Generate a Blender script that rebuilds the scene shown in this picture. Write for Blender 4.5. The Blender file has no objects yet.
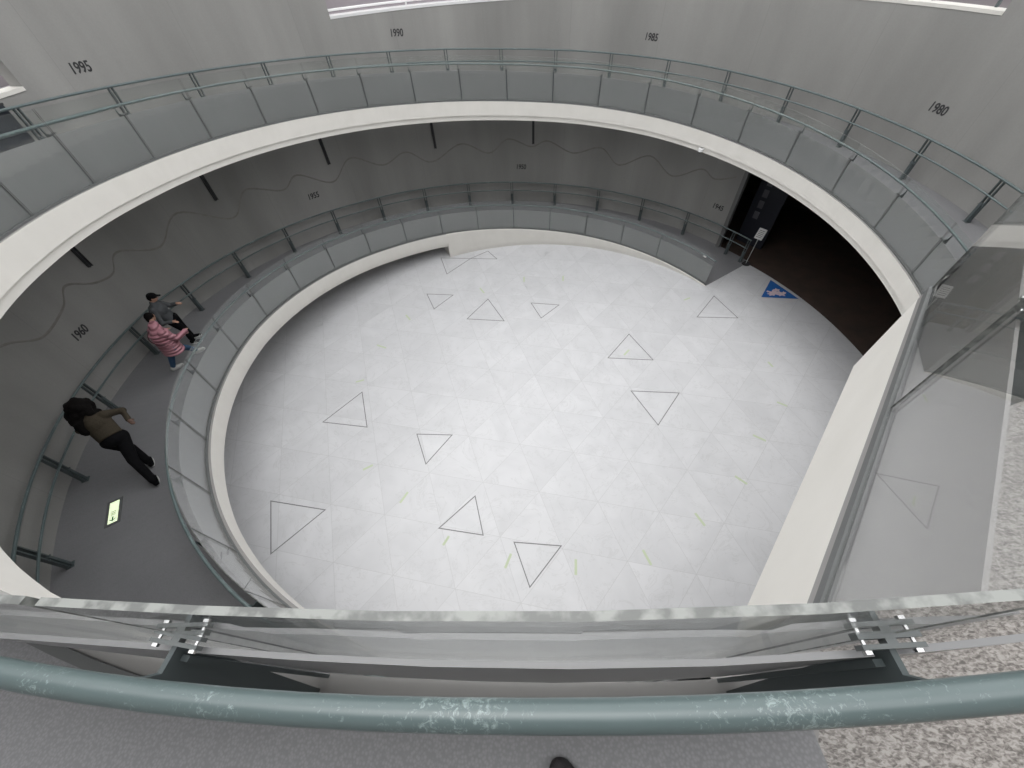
import bpy, bmesh, math, random
from mathutils import Vector, Matrix
random.seed(7)
R_ = math.radians
# ------------------------------------------------------------------ camera, world, light, exposure
F_PX = 390.778
def cam_rot():
    a, r, y = R_(39.1467), R_(-3.6276), R_(5.2737)
    return Matrix.Rotation(y, 3, 'Z') @ Matrix.Rotation(a, 3, 'X') @ Matrix.Rotation(r, 3, 'Z')
cd = bpy.data.cameras.new('camera'); cam = bpy.data.objects.new('camera', cd)
bpy.context.scene.collection.objects.link(cam)
cd.sensor_width = 36; cd.lens = F_PX / 1024 * 36; cd.clip_start = 0.02; cd.clip_end = 200
cam.matrix_world = Matrix.Translation((0, -7.8092, 9.4022)) @ cam_rot().to_4x4()
scene = bpy.context.scene; scene.camera = cam
w = bpy.data.worlds.new('world'); scene.world = w; w.use_nodes = True
w.node_tree.nodes['Background'].inputs[0].default_value = (0.985, 0.99, 1.0, 1)
w.node_tree.nodes['Background'].inputs[1].default_value = 2.5
scene.view_settings.view_transform = 'Standard'; scene.view_settings.look = 'None'
scene.view_settings.gamma = 1; scene.view_settings.use_curve_mapping = False
scene.view_settings.exposure = 0.0
sun = bpy.data.lights.new('sun', 'SUN'); sun.energy = 0.9; sun.angle = R_(40); sun.color = (1, .98, .95)
so = bpy.data.objects.new('sun', sun); scene.collection.objects.link(so); so.rotation_euler = (R_(-12), R_(-12), 0)

# ------------------------------------------------------------------ helix geometry
RI, RO, RW = 7.80, 10.0705, 10.35
K, TH0 = 4.58256, 35.9875
HI, HG, HO = 0.935, 1.169, 0.947
PH = 0.79                                             # height of the grey lower panels of the inner railings
KN = [36, 90, 135, 180, 225, 270, 360, 395, 420, 440, 450, 460, 480, 495, 540, 585, 630]
KO = [.022, -.0231, .0039, .1973, .1698, .0170, -.0096, .0169, .0159, -.0330, -.0728, -.1000, -.1131, -.0970, -.0305, .1422, .0753]
DN = [562, 590, 603, 610, 614, 620.5, 624, 627, 630, 640]
DO = [0, .13, .235, .245, .215, .20, .16, .14, .13, .13]
def interp(x, xs, ys):
    if x <= xs[0]: return ys[0]
    for i in range(1, len(xs)):
        if x <= xs[i]:
            t = (x - xs[i-1]) / (xs[i] - xs[i-1]); return ys[i-1] + t * (ys[i] - ys[i-1])
    return ys[-1]
def zf(th): return K * (th - TH0) / 360 + interp(th, KN, KO)
def fac(th): t = R_(th); return 1 + .01792 * math.cos(2*t) + .00712 * math.sin(2*t)
def rin(th): return RI * fac(th) + interp(th, DN, DO)
def rgl(th): return rin(th) + interp(th, [590, 612, 622, 630, 640], [.035, .0, -.075, -.068, -.085])
def rhr(th):
    if th < 590: return rin(th) + .1764
    return interp(th, [590, 604, 615, 622.3, 629.6, 635.3, 640], [rin(590) + .1764, 8.03, 7.94, 7.88, 7.83, 7.80, 7.785])
def lwid(th): return interp(th, [600, 620], [.02, .065])
def rout(th): return RO * fac(th)
def rwall(th): return RW * fac(th)
def P(th, r, z): return Vector((r * math.cos(R_(th)), r * math.sin(R_(th)), z))
LZ = 7.68                                             # landing level

# ------------------------------------------------------------------ materials
def new_mat(name):
    m = bpy.data.materials.new(name); m.use_nodes = True
    nt = m.node_tree; return m, nt, nt.nodes, nt.links, nt.nodes['Principled BSDF']
def plain(name, col, rough=.5, metal=0, spec=.5):
    m, nt, N, L, b = new_mat(name)
    b.inputs['Base Color'].default_value = (*col, 1); b.inputs['Roughness'].default_value = rough
    b.inputs['Metallic'].default_value = metal; b.inputs['Specular IOR Level'].default_value = spec
    return m
def noisy(name, c1, c2, scale=3, rough=.6, detail=6, bump=0, stretch=(1, 1, 1), lo=.3, hi=.7, bdist=.01):
    m, nt, N, L, b = new_mat(name)
    tc = N.new('ShaderNodeTexCoord'); mp = N.new('ShaderNodeMapping'); mp.inputs['Scale'].default_value = stretch
    n = N.new('ShaderNodeTexNoise'); n.inputs['Scale'].default_value = scale; n.inputs['Detail'].default_value = detail
    cr = N.new('ShaderNodeValToRGB'); cr.color_ramp.elements[0].position = lo; cr.color_ramp.elements[1].position = hi
    cr.color_ramp.elements[0].color = (*c1, 1); cr.color_ramp.elements[1].color = (*c2, 1)
    L.new(tc.outputs['Object'], mp.inputs[0]); L.new(mp.outputs[0], n.inputs['Vector'])
    L.new(n.outputs[0], cr.inputs[0]); L.new(cr.outputs[0], b.inputs['Base Color'])
    b.inputs['Roughness'].default_value = rough
    if bump:
        bp = N.new('ShaderNodeBump'); bp.inputs['Strength'].default_value = bump; bp.inputs['Distance'].default_value = bdist
        L.new(n.outputs[0], bp.inputs['Height']); L.new(bp.outputs[0], b.inputs['Normal'])
    return m
def glass_mat(name, tint, ior=1.52, dirt=.03):
    m = bpy.data.materials.new(name); m.use_nodes = True; nt = m.node_tree; N, L = nt.nodes, nt.links; N.clear()
    out = N.new('ShaderNodeOutputMaterial'); tr = N.new('ShaderNodeBsdfTransparent'); tr.inputs[0].default_value = (*tint, 1)
    gl = N.new('ShaderNodeBsdfGlossy'); gl.inputs['Roughness'].default_value = 0.0; gl.inputs[0].default_value = (1, 1, 1, 1)
    df = N.new('ShaderNodeBsdfDiffuse'); df.inputs[0].default_value = (.55, .57, .56, 1)
    g = N.new('ShaderNodeNewGeometry'); mi = N.new('ShaderNodeMix'); mi.data_type = 'FLOAT'
    L.new(g.outputs['Backfacing'], mi.inputs[0]); mi.inputs[2].default_value = ior; mi.inputs[3].default_value = 1 / ior
    fr = N.new('ShaderNodeFresnel'); L.new(mi.outputs[0], fr.inputs['IOR'])
    m0 = N.new('ShaderNodeMixShader'); m0.inputs[0].default_value = dirt
    L.new(tr.outputs[0], m0.inputs[1]); L.new(df.outputs[0], m0.inputs[2])
    mx = N.new('ShaderNodeMixShader'); L.new(fr.outputs[0], mx.inputs[0]); L.new(m0.outputs[0], mx.inputs[1]); L.new(gl.outputs[0], mx.inputs[2])
    L.new(mx.outputs[0], out.inputs[0]); return m
def emit(name, col, s):
    m, nt, N, L, b = new_mat(name); b.inputs['Base Color'].default_value = (*col, 1)
    b.inputs['Emission Color'].default_value = (*col, 1); b.inputs['Emission Strength'].default_value = s; return m

def marble():
    m, nt, N, L, b = new_mat('marble_floor')
    tc = N.new('ShaderNodeTexCoord')
    mp = N.new('ShaderNodeMapping'); mp.vector_type = 'TEXTURE'
    a = R_(-8.8); mp.inputs['Rotation'].default_value = (0, 0, a); mp.inputs['Location'].default_value = (2.5, -2.77, 0)
    L.new(tc.outputs['Object'], mp.inputs[0])
    H = 1.268; floors = []; dists = []
    for nx, ny in ((0, 1), (.866, -.5), (.866, .5)):
        d = N.new('ShaderNodeVectorMath'); d.operation = 'DOT_PRODUCT'; L.new(mp.outputs[0], d.inputs[0]); d.inputs[1].default_value = (nx / H, ny / H, 0)
        f = N.new('ShaderNodeMath'); f.operation = 'FLOOR'; L.new(d.outputs['Value'], f.inputs[0]); floors.append(f)
        r = N.new('ShaderNodeMath'); r.operation = 'PINGPONG'; L.new(d.outputs['Value'], r.inputs[0]); r.inputs[1].default_value = .5; dists.append(r)
    mn = N.new('ShaderNodeMath'); mn.operation = 'MINIMUM'; L.new(dists[0].outputs[0], mn.inputs[0]); L.new(dists[1].outputs[0], mn.inputs[1])
    mn2 = N.new('ShaderNodeMath'); mn2.operation = 'MINIMUM'; L.new(mn.outputs[0], mn2.inputs[0]); L.new(dists[2].outputs[0], mn2.inputs[1])
    lt = N.new('ShaderNodeMath'); lt.operation = 'LESS_THAN'; L.new(mn2.outputs[0], lt.inputs[0]); lt.inputs[1].default_value = .0042
    cv = N.new('ShaderNodeCombineXYZ')
    for i in range(3): L.new(floors[i].outputs[0], cv.inputs[i])
    wn = N.new('ShaderNodeTexWhiteNoise'); L.new(cv.outputs[0], wn.inputs['Vector'])
    # veins, offset per tile
    off = N.new('ShaderNodeVectorMath'); off.operation = 'MULTIPLY_ADD'; L.new(wn.outputs['Color'], off.inputs[0]); off.inputs[1].default_value = (3, 3, 3); L.new(tc.outputs['Object'], off.inputs[2])
    n1 = N.new('ShaderNodeTexNoise'); n1.inputs['Scale'].default_value = 1.3; n1.inputs['Detail'].default_value = 9; n1.inputs['Distortion'].default_value = 1.4; n1.inputs['Roughness'].default_value = .62
    L.new(off.outputs[0], n1.inputs['Vector'])
    v = N.new('ShaderNodeValToRGB'); e = v.color_ramp.elements
    e[0].position = .485; e[0].color = (0, 0, 0, 1); e[1].position = .5; e[1].color = (1, 1, 1, 1); x = v.color_ramp.elements.new(.515); x.color = (0, 0, 0, 1)
    L.new(n1.outputs[0], v.inputs[0])
    n2 = N.new('ShaderNodeTexNoise'); n2.inputs['Scale'].default_value = 1.1; n2.inputs['Detail'].default_value = 7; n2.inputs['Distortion'].default_value = .8
    L.new(off.outputs[0], n2.inputs['Vector'])
    base = N.new('ShaderNodeValToRGB'); e = base.color_ramp.elements
    e[0].position = .3; e[0].color = (.56, .563, .578, 1); e[1].position = .7; e[1].color = (.625, .627, .642, 1); L.new(n2.outputs[0], base.inputs[0])
    c1 = N.new('ShaderNodeMix'); c1.data_type = 'RGBA'; c1.blend_type = 'MULTIPLY'; c1.inputs[0].default_value = 1
    tv = N.new('ShaderNodeMapRange'); L.new(wn.outputs['Value'], tv.inputs[0]); tv.inputs[3].default_value = .98; tv.inputs[4].default_value = 1.015
    L.new(base.outputs[0], c1.inputs[6]); L.new(tv.outputs[0], c1.inputs[7])
    c2 = N.new('ShaderNodeMix'); c2.data_type = 'RGBA'; c2.inputs[7].default_value = (.43, .43, .43, 1)
    vm = N.new('ShaderNodeMath'); vm.operation = 'MULTIPLY'; L.new(v.outputs[0], vm.inputs[0]); vm.inputs[1].default_value = .34
    L.new(vm.outputs[0], c2.inputs[0]); L.new(c1.outputs[2], c2.inputs[6])
    c3 = N.new('ShaderNodeMix'); c3.data_type = 'RGBA'; c3.inputs[7].default_value = (.40, .40, .40, 1)
    lm = N.new('ShaderNodeMath'); lm.operation = 'MULTIPLY'; L.new(lt.outputs[0], lm.inputs[0]); lm.inputs[1].default_value = .45
    L.new(lm.outputs[0], c3.inputs[0]); L.new(c2.outputs[2], c3.inputs[6]); L.new(c3.outputs[2], b.inputs['Base Color'])
    rr = N.new('ShaderNodeMapRange'); L.new(n2.outputs[0], rr.inputs[0]); rr.inputs[3].default_value = .24; rr.inputs[4].default_value = .36
    L.new(rr.outputs[0], b.inputs['Roughness']); b.inputs['Specular IOR Level'].default_value = .4
    return m
def concrete():
    m, nt, N, L, b = new_mat('concrete_wall')
    tc = N.new('ShaderNodeTexCoord')
    n = N.new('ShaderNodeTexNoise'); n.inputs['Scale'].default_value = .55; n.inputs['Detail'].default_value = 5
    n2 = N.new('ShaderNodeTexNoise'); n2.inputs['Scale'].default_value = 30; n2.inputs['Detail'].default_value = 4
    mp = N.new('ShaderNodeMapping'); mp.inputs['Scale'].default_value = (1, 1, .25); L.new(tc.outputs['Object'], mp.inputs[0])
    L.new(mp.outputs[0], n.inputs['Vector']); L.new(tc.outputs['Object'], n2.inputs['Vector'])
    cr = N.new('ShaderNodeValToRGB'); e = cr.color_ramp.elements; e[0].position = .3; e[1].position = .72
    e[0].color = (.255, .252, .242, 1); e[1].color = (.365, .36, .346, 1); L.new(n.outputs[0], cr.inputs[0])
    # vertical board joints every 15 degrees and one horizontal joint
    sp = N.new('ShaderNodeSeparateXYZ'); L.new(tc.outputs['Object'], sp.inputs[0])
    at = N.new('ShaderNodeMath'); at.operation = 'ARCTAN2'; L.new(sp.outputs[1], at.inputs[0]); L.new(sp.outputs[0], at.inputs[1])
    pp = N.new('ShaderNodeMath'); pp.operation = 'PINGPONG'; L.new(at.outputs[0], pp.inputs[0]); pp.inputs[1].default_value = R_(8.37)
    lt = N.new('ShaderNodeMath'); lt.operation = 'LESS_THAN'; L.new(pp.outputs[0], lt.inputs[0]); lt.inputs[1].default_value = .0006
    mu = N.new('ShaderNodeMath'); mu.operation = 'MULTIPLY'; L.new(lt.outputs[0], mu.inputs[0]); mu.inputs[1].default_value = .3
    c = N.new('ShaderNodeMix'); c.data_type = 'RGBA'; c.inputs[7].default_value = (.2, .2, .195, 1)
    L.new(mu.outputs[0], c.inputs[0]); L.new(cr.outputs[0], c.inputs[6])
    c4 = N.new('ShaderNodeMix'); c4.data_type = 'RGBA'; c4.blend_type = 'MULTIPLY'; c4.inputs[0].default_value = 1
    mr = N.new('ShaderNodeMapRange'); mr.inputs[3].default_value = .94; mr.inputs[4].default_value = 1.05; L.new(n2.outputs[0], mr.inputs[0])
    L.new(c.outputs[2], c4.inputs[6]); L.new(mr.outputs[0], c4.inputs[7]); L.new(c4.outputs[2], b.inputs['Base Color'])
    b.inputs['Roughness'].default_value = .75; b.inputs['Specular IOR Level'].default_value = .3
    return m
def rubber():
    m, nt, N, L, b = new_mat('ramp_rubber')
    tc = N.new('ShaderNodeTexCoord'); v = N.new('ShaderNodeTexVoronoi'); v.inputs['Scale'].default_value = 95; v.inputs['Randomness'].default_value = .9
    n = N.new('ShaderNodeTexNoise'); n.inputs['Scale'].default_value = .8; n.inputs['Detail'].default_value = 4
    L.new(tc.outputs['Object'], v.inputs['Vector']); L.new(tc.outputs['Object'], n.inputs['Vector'])
    cr = N.new('ShaderNodeValToRGB'); e = cr.color_ramp.elements; e[0].position = .3; e[1].position = .7
    e[0].color = (.225, .225, .235, 1); e[1].color = (.26, .26, .27, 1); L.new(n.outputs[0], cr.inputs[0])
    dk = N.new('ShaderNodeMapRange'); dk.inputs[1].default_value = .2; dk.inputs[2].default_value = .65; dk.inputs[3].default_value = 1.04; dk.inputs[4].default_value = .84
    L.new(v.outputs['Distance'], dk.inputs[0])
    c = N.new('ShaderNodeMix'); c.data_type = 'RGBA'; c.blend_type = 'MULTIPLY'; c.inputs[0].default_value = 1
    L.new(cr.outputs[0], c.inputs[6]); L.new(dk.outputs[0], c.inputs[7]); L.new(c.outputs[2], b.inputs['Base Color'])
    bp = N.new('ShaderNodeBump'); bp.inputs['Strength'].default_value = .12; bp.inputs['Distance'].default_value = .0015; bp.invert = True
    L.new(v.outputs['Distance'], bp.inputs['Height']); L.new(bp.outputs[0], b.inputs['Normal'])
    b.inputs['Roughness'].default_value = .5; b.inputs['Specular IOR Level'].default_value = .35
    return m
def granite():
    m, nt, N, L, b = new_mat('granite')
    tc = N.new('ShaderNodeTexCoord'); mp = N.new('ShaderNodeMapping'); mp.inputs['Rotation'].default_value = (0, 0, R_(-35)); mp.inputs['Scale'].default_value = (1, 2.0, 1)
    L.new(tc.outputs['Object'], mp.inputs[0])
    n = N.new('ShaderNodeTexNoise'); n.inputs['Scale'].default_value = 55; n.inputs['Detail'].default_value = 5; n.inputs['Roughness'].default_value = .55; n.inputs['Distortion'].default_value = .6
    L.new(mp.outputs[0], n.inputs['Vector'])
    cr = N.new('ShaderNodeValToRGB'); e = cr.color_ramp.elements; e[0].position = .36; e[1].position = .62
    e[0].color = (.12, .108, .10, 1); e[1].color = (.40, .375, .355, 1); x = cr.color_ramp.elements.new(.48); x.color = (.25, .23, .213, 1)
    L.new(n.outputs[0], cr.inputs[0]); L.new(cr.outputs[0], b.inputs['Base Color']); b.inputs['Roughness'].default_value = .45
    bp = N.new('ShaderNodeBump'); bp.inputs['Strength'].default_value = .35; bp.inputs['Distance'].default_value = .004
    L.new(n.outputs[0], bp.inputs['Height']); L.new(bp.outputs[0], b.inputs['Normal'])
    return m
def worn_paint(name, col, chip, amount=.64):
    m, nt, N, L, b = new_mat(name)
    tc = N.new('ShaderNodeTexCoord')
    n = N.new('ShaderNodeTexNoise'); n.inputs['Scale'].default_value = 70; n.inputs['Detail'].default_value = 9; n.inputs['Distortion'].default_value = 1.2; n.inputs['Roughness'].default_value = .75
    n2 = N.new('ShaderNodeTexNoise'); n2.inputs['Scale'].default_value = 4.5; n2.inputs['Detail'].default_value = 2
    L.new(tc.outputs['Object'], n.inputs['Vector']); L.new(tc.outputs['Object'], n2.inputs['Vector'])
    ml = N.new('ShaderNodeMath'); ml.operation = 'MULTIPLY_ADD'; L.new(n2.outputs[0], ml.inputs[0]); ml.inputs[1].default_value = .45; L.new(n.outputs[0], ml.inputs[2])
    cr = N.new('ShaderNodeMapRange'); cr.inputs[1].default_value = amount + .16; cr.inputs[2].default_value = amount + .26
    L.new(ml.outputs[0], cr.inputs[0])
    c = N.new('ShaderNodeMix'); c.data_type = 'RGBA'; c.inputs[6].default_value = (*col, 1); c.inputs[7].default_value = (*chip, 1)
    L.new(cr.outputs[0], c.inputs[0]); L.new(c.outputs[2], b.inputs['Base Color'])
    b.inputs['Roughness'].default_value = .32; b.inputs['Specular IOR Level'].default_value = .7
    return m
def glossy_panel(name, c1, c2, rough, spec):
    m = noisy(name, c1, c2, 1.5, rough); b = m.node_tree.nodes['Principled BSDF']
    b.inputs['Specular IOR Level'].default_value = spec; return m
def quilted():
    m, nt, N, L, b = new_mat('pink_puffer'); tc = N.new('ShaderNodeTexCoord'); wv_ = N.new('ShaderNodeTexWave'); wv_.bands_direction = 'Z'; wv_.inputs['Scale'].default_value = 3.6; wv_.inputs['Distortion'].default_value = .8
    L.new(tc.outputs['Object'], wv_.inputs['Vector']); cr = N.new('ShaderNodeValToRGB'); e = cr.color_ramp.elements
    e[0].position = .0; e[0].color = (.22, .085, .105, 1); e[1].position = .35; e[1].color = (.47, .22, .26, 1)
    L.new(wv_.outputs[0], cr.inputs[0]); L.new(cr.outputs[0], b.inputs['Base Color']); b.inputs['Roughness'].default_value = .5
    bp = N.new('ShaderNodeBump'); bp.inputs['Strength'].default_value = .6; bp.inputs['Distance'].default_value = .03; L.new(wv_.outputs[0], bp.inputs['Height']); L.new(bp.outputs[0], b.inputs['Normal']); return m
M = dict(
    marble=marble(), concrete=concrete(), rubber=rubber(), granite=granite(),
    white=noisy('fascia_white', (.72, .70, .655), (.76, .74, .695), 2.5, .55),
    ledge=noisy('ledge_stone', (.25, .243, .236), (.285, .277, .268), 1.5, .5),
    under=plain('soffit', (.62, .61, .59), .8),
    rail=worn_paint('worn_teal_paint', (.10, .135, .137), (.25, .31, .305)),
    post=plain('dark_steel', (.075, .092, .095), .45),
    gasket=plain('gasket', (.12, .125, .125), .6),
    panel=glossy_panel('grey_panel', (.24, .238, .242), (.262, .26, .264), .3, .5), landing_panel=glossy_panel('landing_panel', (.285, .27, .262), (.30, .288, .278), .3, .5),
    glass=glass_mat('glass', (.955, .965, .96), 1.36, .02), glass2=glass_mat('landing_glass', (.94, .945, .94), 1.5, .02),
    gedge=noisy('glass_edge', (.13, .135, .13), (.26, .27, .255), 34, .35, lo=.42, hi=.6),
    chrome=plain('chrome', (.6, .6, .6), .22, 1),
    steel=noisy('brushed_steel', (.33, .34, .33), (.45, .46, .45), 20, .4), clampsteel=plain('clamp_steel', (.13, .14, .14), .4, .3),
    black=plain('black_print', (.035, .035, .038), .6),
    inlay=plain('dark_inlay', (.19, .19, .195), .5),
    glow=plain('luminous_tape', (.50, .57, .40), .6),
    dark=noisy('dark_room', (.045, .032, .026), (.07, .045, .035), 2, .8),
    darkblue=plain('dark_panel', (.018, .02, .03), .6),
    blue=plain('blue_decal', (.02, .12, .38), .5),
    pink=plain('pale_pink_print', (.68, .55, .58), .6),
    paper=plain('paper', (.55, .55, .54), .7),
    signlit=emit('lit_sign', (.86, .97, .66), .72), signgreen=plain('sign_green', (.02, .16, .09), .5),
    navy=plain('navy_box', (.03, .035, .045), .5),
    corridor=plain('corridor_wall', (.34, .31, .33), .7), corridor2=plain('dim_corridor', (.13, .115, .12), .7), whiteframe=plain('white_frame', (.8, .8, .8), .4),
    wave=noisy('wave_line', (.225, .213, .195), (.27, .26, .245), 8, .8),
    skin=plain('skin', (.42, .24, .17), .55), skinb=plain('brown_skin', (.10, .055, .038), .55),
    hair=noisy('black_hair', (.004, .0035, .0035), (.008, .007, .0065), 60, .9, bump=.6),
    pinkcoat=quilted(), coatline=plain('coat_strap', (.10, .035, .045), .5),
    jeans=noisy('blue_jeans', (.05, .11, .20), (.09, .17, .28), 40, .8),
    black_cloth=noisy('black_cloth', (.005, .005, .006), (.008, .008, .009), 20, 1.0), olive=noisy('olive_knit', (.048, .040, .029), (.066, .055, .040), 50, .9, bump=.4),
    greyjk=noisy('grey_jacket', (.075, .08, .085), (.10, .105, .11), 12, .8), shoe=plain('shoe_white', (.62, .62, .6), .5), shoeb=noisy('dark_shoe', (.028, .025, .027), (.05, .045, .048), 300, .8),
)
# ------------------------------------------------------------------ object helpers
C = scene.collection
def link(name, me, parent=None, loc=None):
    o = bpy.data.objects.new(name, me); C.objects.link(o)
    if parent: o.parent = parent
    if loc is not None: o.location = loc
    return o
def tag(o, label=None, cat=None, group=None, kind=None):
    if label: o['label'] = label
    if cat: o['category'] = cat
    if group: o['group'] = group
    if kind: o['kind'] = kind
    return o
def empty(name, loc=(0, 0, 0), parent=None):
    o = bpy.data.objects.new(name, None); C.objects.link(o); o.location = loc; o.empty_display_size = .2
    if parent: o.parent = parent
    return o
class MB:
    def __init__(s): s.v = []; s.f = []; s.m = []
    def add(s, vs, fs, mi=0):
        b = len(s.v); s.v += [tuple(v) for v in vs]; s.f += [[b + i for i in f] for f in fs]; s.m += [mi] * len(fs)
    def box(s, c, ax, ay, az, mi=0):      # centre, three half-axis vectors
        c = Vector(c); vs = []
        for i in (-1, 1):
            for j in (-1, 1):
                for k in (-1, 1): vs.append(c + ax * i + ay * j + az * k)
        s.add(vs, [(0, 1, 3, 2), (4, 6, 7, 5), (0, 4, 5, 1), (2, 3, 7, 6), (0, 2, 6, 4), (1, 5, 7, 3)], mi)
    def tube(s, pts, r, n=10, mi=0, rs=None):
        pts = [Vector(p) for p in pts]; rings = []
        up = Vector((0, 0, 1))
        for i, p in enumerate(pts):
            t = (pts[min(i+1, len(pts)-1)] - pts[max(i-1, 0)]).normalized()
            u = t.cross(up)
            if u.length < .05: u = t.cross(Vector((1, 0, 0)))
            u.normalize(); v = u.cross(t).normalized(); rr = rs[i] if rs else r
            rings.append([p + (u * math.cos(2*math.pi*k/n) + v * math.sin(2*math.pi*k/n)) * rr for k in range(n)])
        vs = [q for ring in rings for q in ring]; fs = []
        for i in range(len(pts) - 1):
            for k in range(n): a = i*n+k; b = i*n+(k+1) % n; fs.append((a, b, b+n, a+n))
        fs.append(tuple(range(n-1, -1, -1))); fs.append(tuple((len(pts)-1)*n + k for k in range(n)))
        s.add(vs, fs, mi)
    def ball(s, c, rx, ry=None, rz=None, n=12, mi=0, rot=None):
        ry = rx if ry is None else ry; rz = rx if rz is None else rz; c = Vector(c); vs = []; fs = []; m_ = n // 2
        for i in range(m_ + 1):
            a = math.pi * i / m_
            for k in range(n):
                b = 2*math.pi*k/n; q = Vector((rx*math.sin(a)*math.cos(b), ry*math.sin(a)*math.sin(b), rz*math.cos(a)))
                if rot: q = rot @ q
                vs.append(c + q)
        for i in range(m_):
            for k in range(n): a = i*n+k; b = i*n+(k+1) % n; fs.append((a, a+n, b+n, b))
        s.add(vs, fs, mi)
    def build(s, name, mats, parent=None, smooth=False):
        me = bpy.data.meshes.new(name); me.from_pydata(s.v, [], s.f)
        for m in (mats if isinstance(mats, (list, tuple)) else [mats]): me.materials.append(m)
        for p, mi in zip(me.polygons, s.m): p.material_index = mi; p.use_smooth = smooth
        bm = bmesh.new(); bm.from_mesh(me); bmesh.ops.remove_doubles(bm, verts=bm.verts, dist=1e-5); bmesh.ops.recalc_face_normals(bm, faces=bm.faces); bm.to_mesh(me); bm.free()
        return link(name, me, parent)
def sweep(mb, prof, th0, th1, step=1.5, mi=0, closed=True, caps=True, mis=None):
    """prof(th) -> list of (r, z) points; swept around the axis"""
    n = max(1, int(math.ceil((th1 - th0) / step))); vs = []; k = None
    for i in range(n + 1):
        th = th0 + (th1 - th0) * i / n; pr = prof(th); k = len(pr)
        vs += [P(th, r, z) for r, z in pr]
    kk = k if closed else k - 1
    for j in range(kk):
        fs = []
        for i in range(n):
            a = i*k+j; b = i*k+(j+1) % k; fs.append((a, b, b+k, a+k))
        if j == 0: base = len(mb.v); mb.v += [tuple(v) for v in vs]
        mb.f += [[base + q for q in f] for f in fs]; mb.m += [mis[j] if mis else mi] * len(fs)
    if closed and caps:
        mb.f.append([base + q for q in range(k-1, -1, -1)]); mb.m.append(mi)
        mb.f.append([base + n*k + q for q in range(k)]); mb.m.append(mi)
def circ(rc, zc, r, n=12): return [(rc + r*math.cos(2*math.pi*k/n), zc + r*math.sin(2*math.pi*k/n)) for k in range(n)]

# ------------------------------------------------------------------ SETTING: floor, walls, ramp, landing
fl = MB(); n = 96
ring = [P(360*i/n, 11.2, 0) for i in range(n)]; ringb = [v - Vector((0, 0, .3)) for v in ring]
fl.add(ring + ringb, [tuple(range(n)), tuple(range(2*n-1, n-1, -1))] + [(i, n+i, n+(i+1) % n, (i+1) % n) for i in range(n)])
tag(fl.build('floor', M['marble']), 'pale marble floor of triangular slabs at the bottom of the round atrium', 'floor', kind='structure')

ZT = 11.8
OPEN = [(-32, 44, 0, 3.2, 'dark'), (21.6, 40.3, 7.52, 9.9, 'corr'), (86, 128, 7.42, 9.9, 'win'), (172.2, 176, 7.42, 7.95, 'niche')]
ths = sorted(set([float(t) for t in range(-32, 329, 2)] + [t for o in OPEN for t in o[:2]])); ths = [t for t in ths if t <= 328]
ths[-1] = 328.0
zs = sorted(set([0, 1.5, 3.2, 5, 6.5, 7.42, 7.52, 7.95, 9.9, 11, ZT]))
wl = MB()
for i in range(len(ths) - 1):
    t0, t1 = ths[i], ths[i+1]; tm = (t0+t1)/2
    for j in range(len(zs) - 1):
        z0, z1 = zs[j], zs[j+1]; zm = (z0+z1)/2
        if any(o[0] < tm < o[1] and o[2] < zm < o[3] for o in OPEN): continue
        r0, r1 = rwall(t0), rwall(t1)
        wl.add([P(t0, r0, z0), P(t1, r1, z0), P(t1, r1, z1), P(t0, r0, z1), P(t0, r0+.3, z0), P(t1, r1+.3, z0), P(t1, r1+.3, z1), P(t0, r0+.3, z1)],
               [(0, 1, 2, 3), (7, 6, 5, 4), (0, 4, 5, 1), (3, 2, 6, 7), (0, 3, 7, 4), (1, 5, 6, 2)])
wo = wl.build('wall_round', M['concrete'], smooth=False)
tag(wo, 'curved grey concrete wall around the whole atrium', 'wall', kind='structure')

# dark exhibition entrance behind the wall on the right
dk = MB()
for i in range(-36, 50, 2):
    a, b = i, i+2
    dk.add([P(a, 16, 0), P(b, 16, 0), P(b, 16, 3.6), P(a, 16, 3.6)], [(0, 1, 2, 3)])
    dk.add([P(a, 10.33, .012), P(b, 10.33, .012), P(b, 16, .012), P(a, 16, .012)], [(0, 1, 2, 3)])
    dk.add([P(a, rwall(a)+.3, 3.6), P(b, rwall(b)+.3, 3.6), P(b, 16, 3.6), P(a, 16, 3.6)], [(3, 2, 1, 0)])
for t in (-36, 50): dk.add([P(t, 10.33 + .1, 0), P(t, 16, 0), P(t, 16, 3.6), P(t, 10.43, 3.6)], [(0, 1, 2, 3)])
tag(dk.build('wall_entrance', M['dark']), 'dark brown room opening off the marble floor on the right', 'room', kind='structure')
# grey jamb at the wall end
jb = MB(); 
jb.box(P(43.6, rwall(44) - .02, 1.6), P(43.6, .10, 0), P(133.6, .07, 0), Vector((0, 0, 1.6)))
tag(jb.build('trim_1', plain('jamb_grey', (.14, .14, .138), .5)), 'grey vertical frame at the end of the curved wall beside the dark entrance', 'frame', kind='structure')

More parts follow.
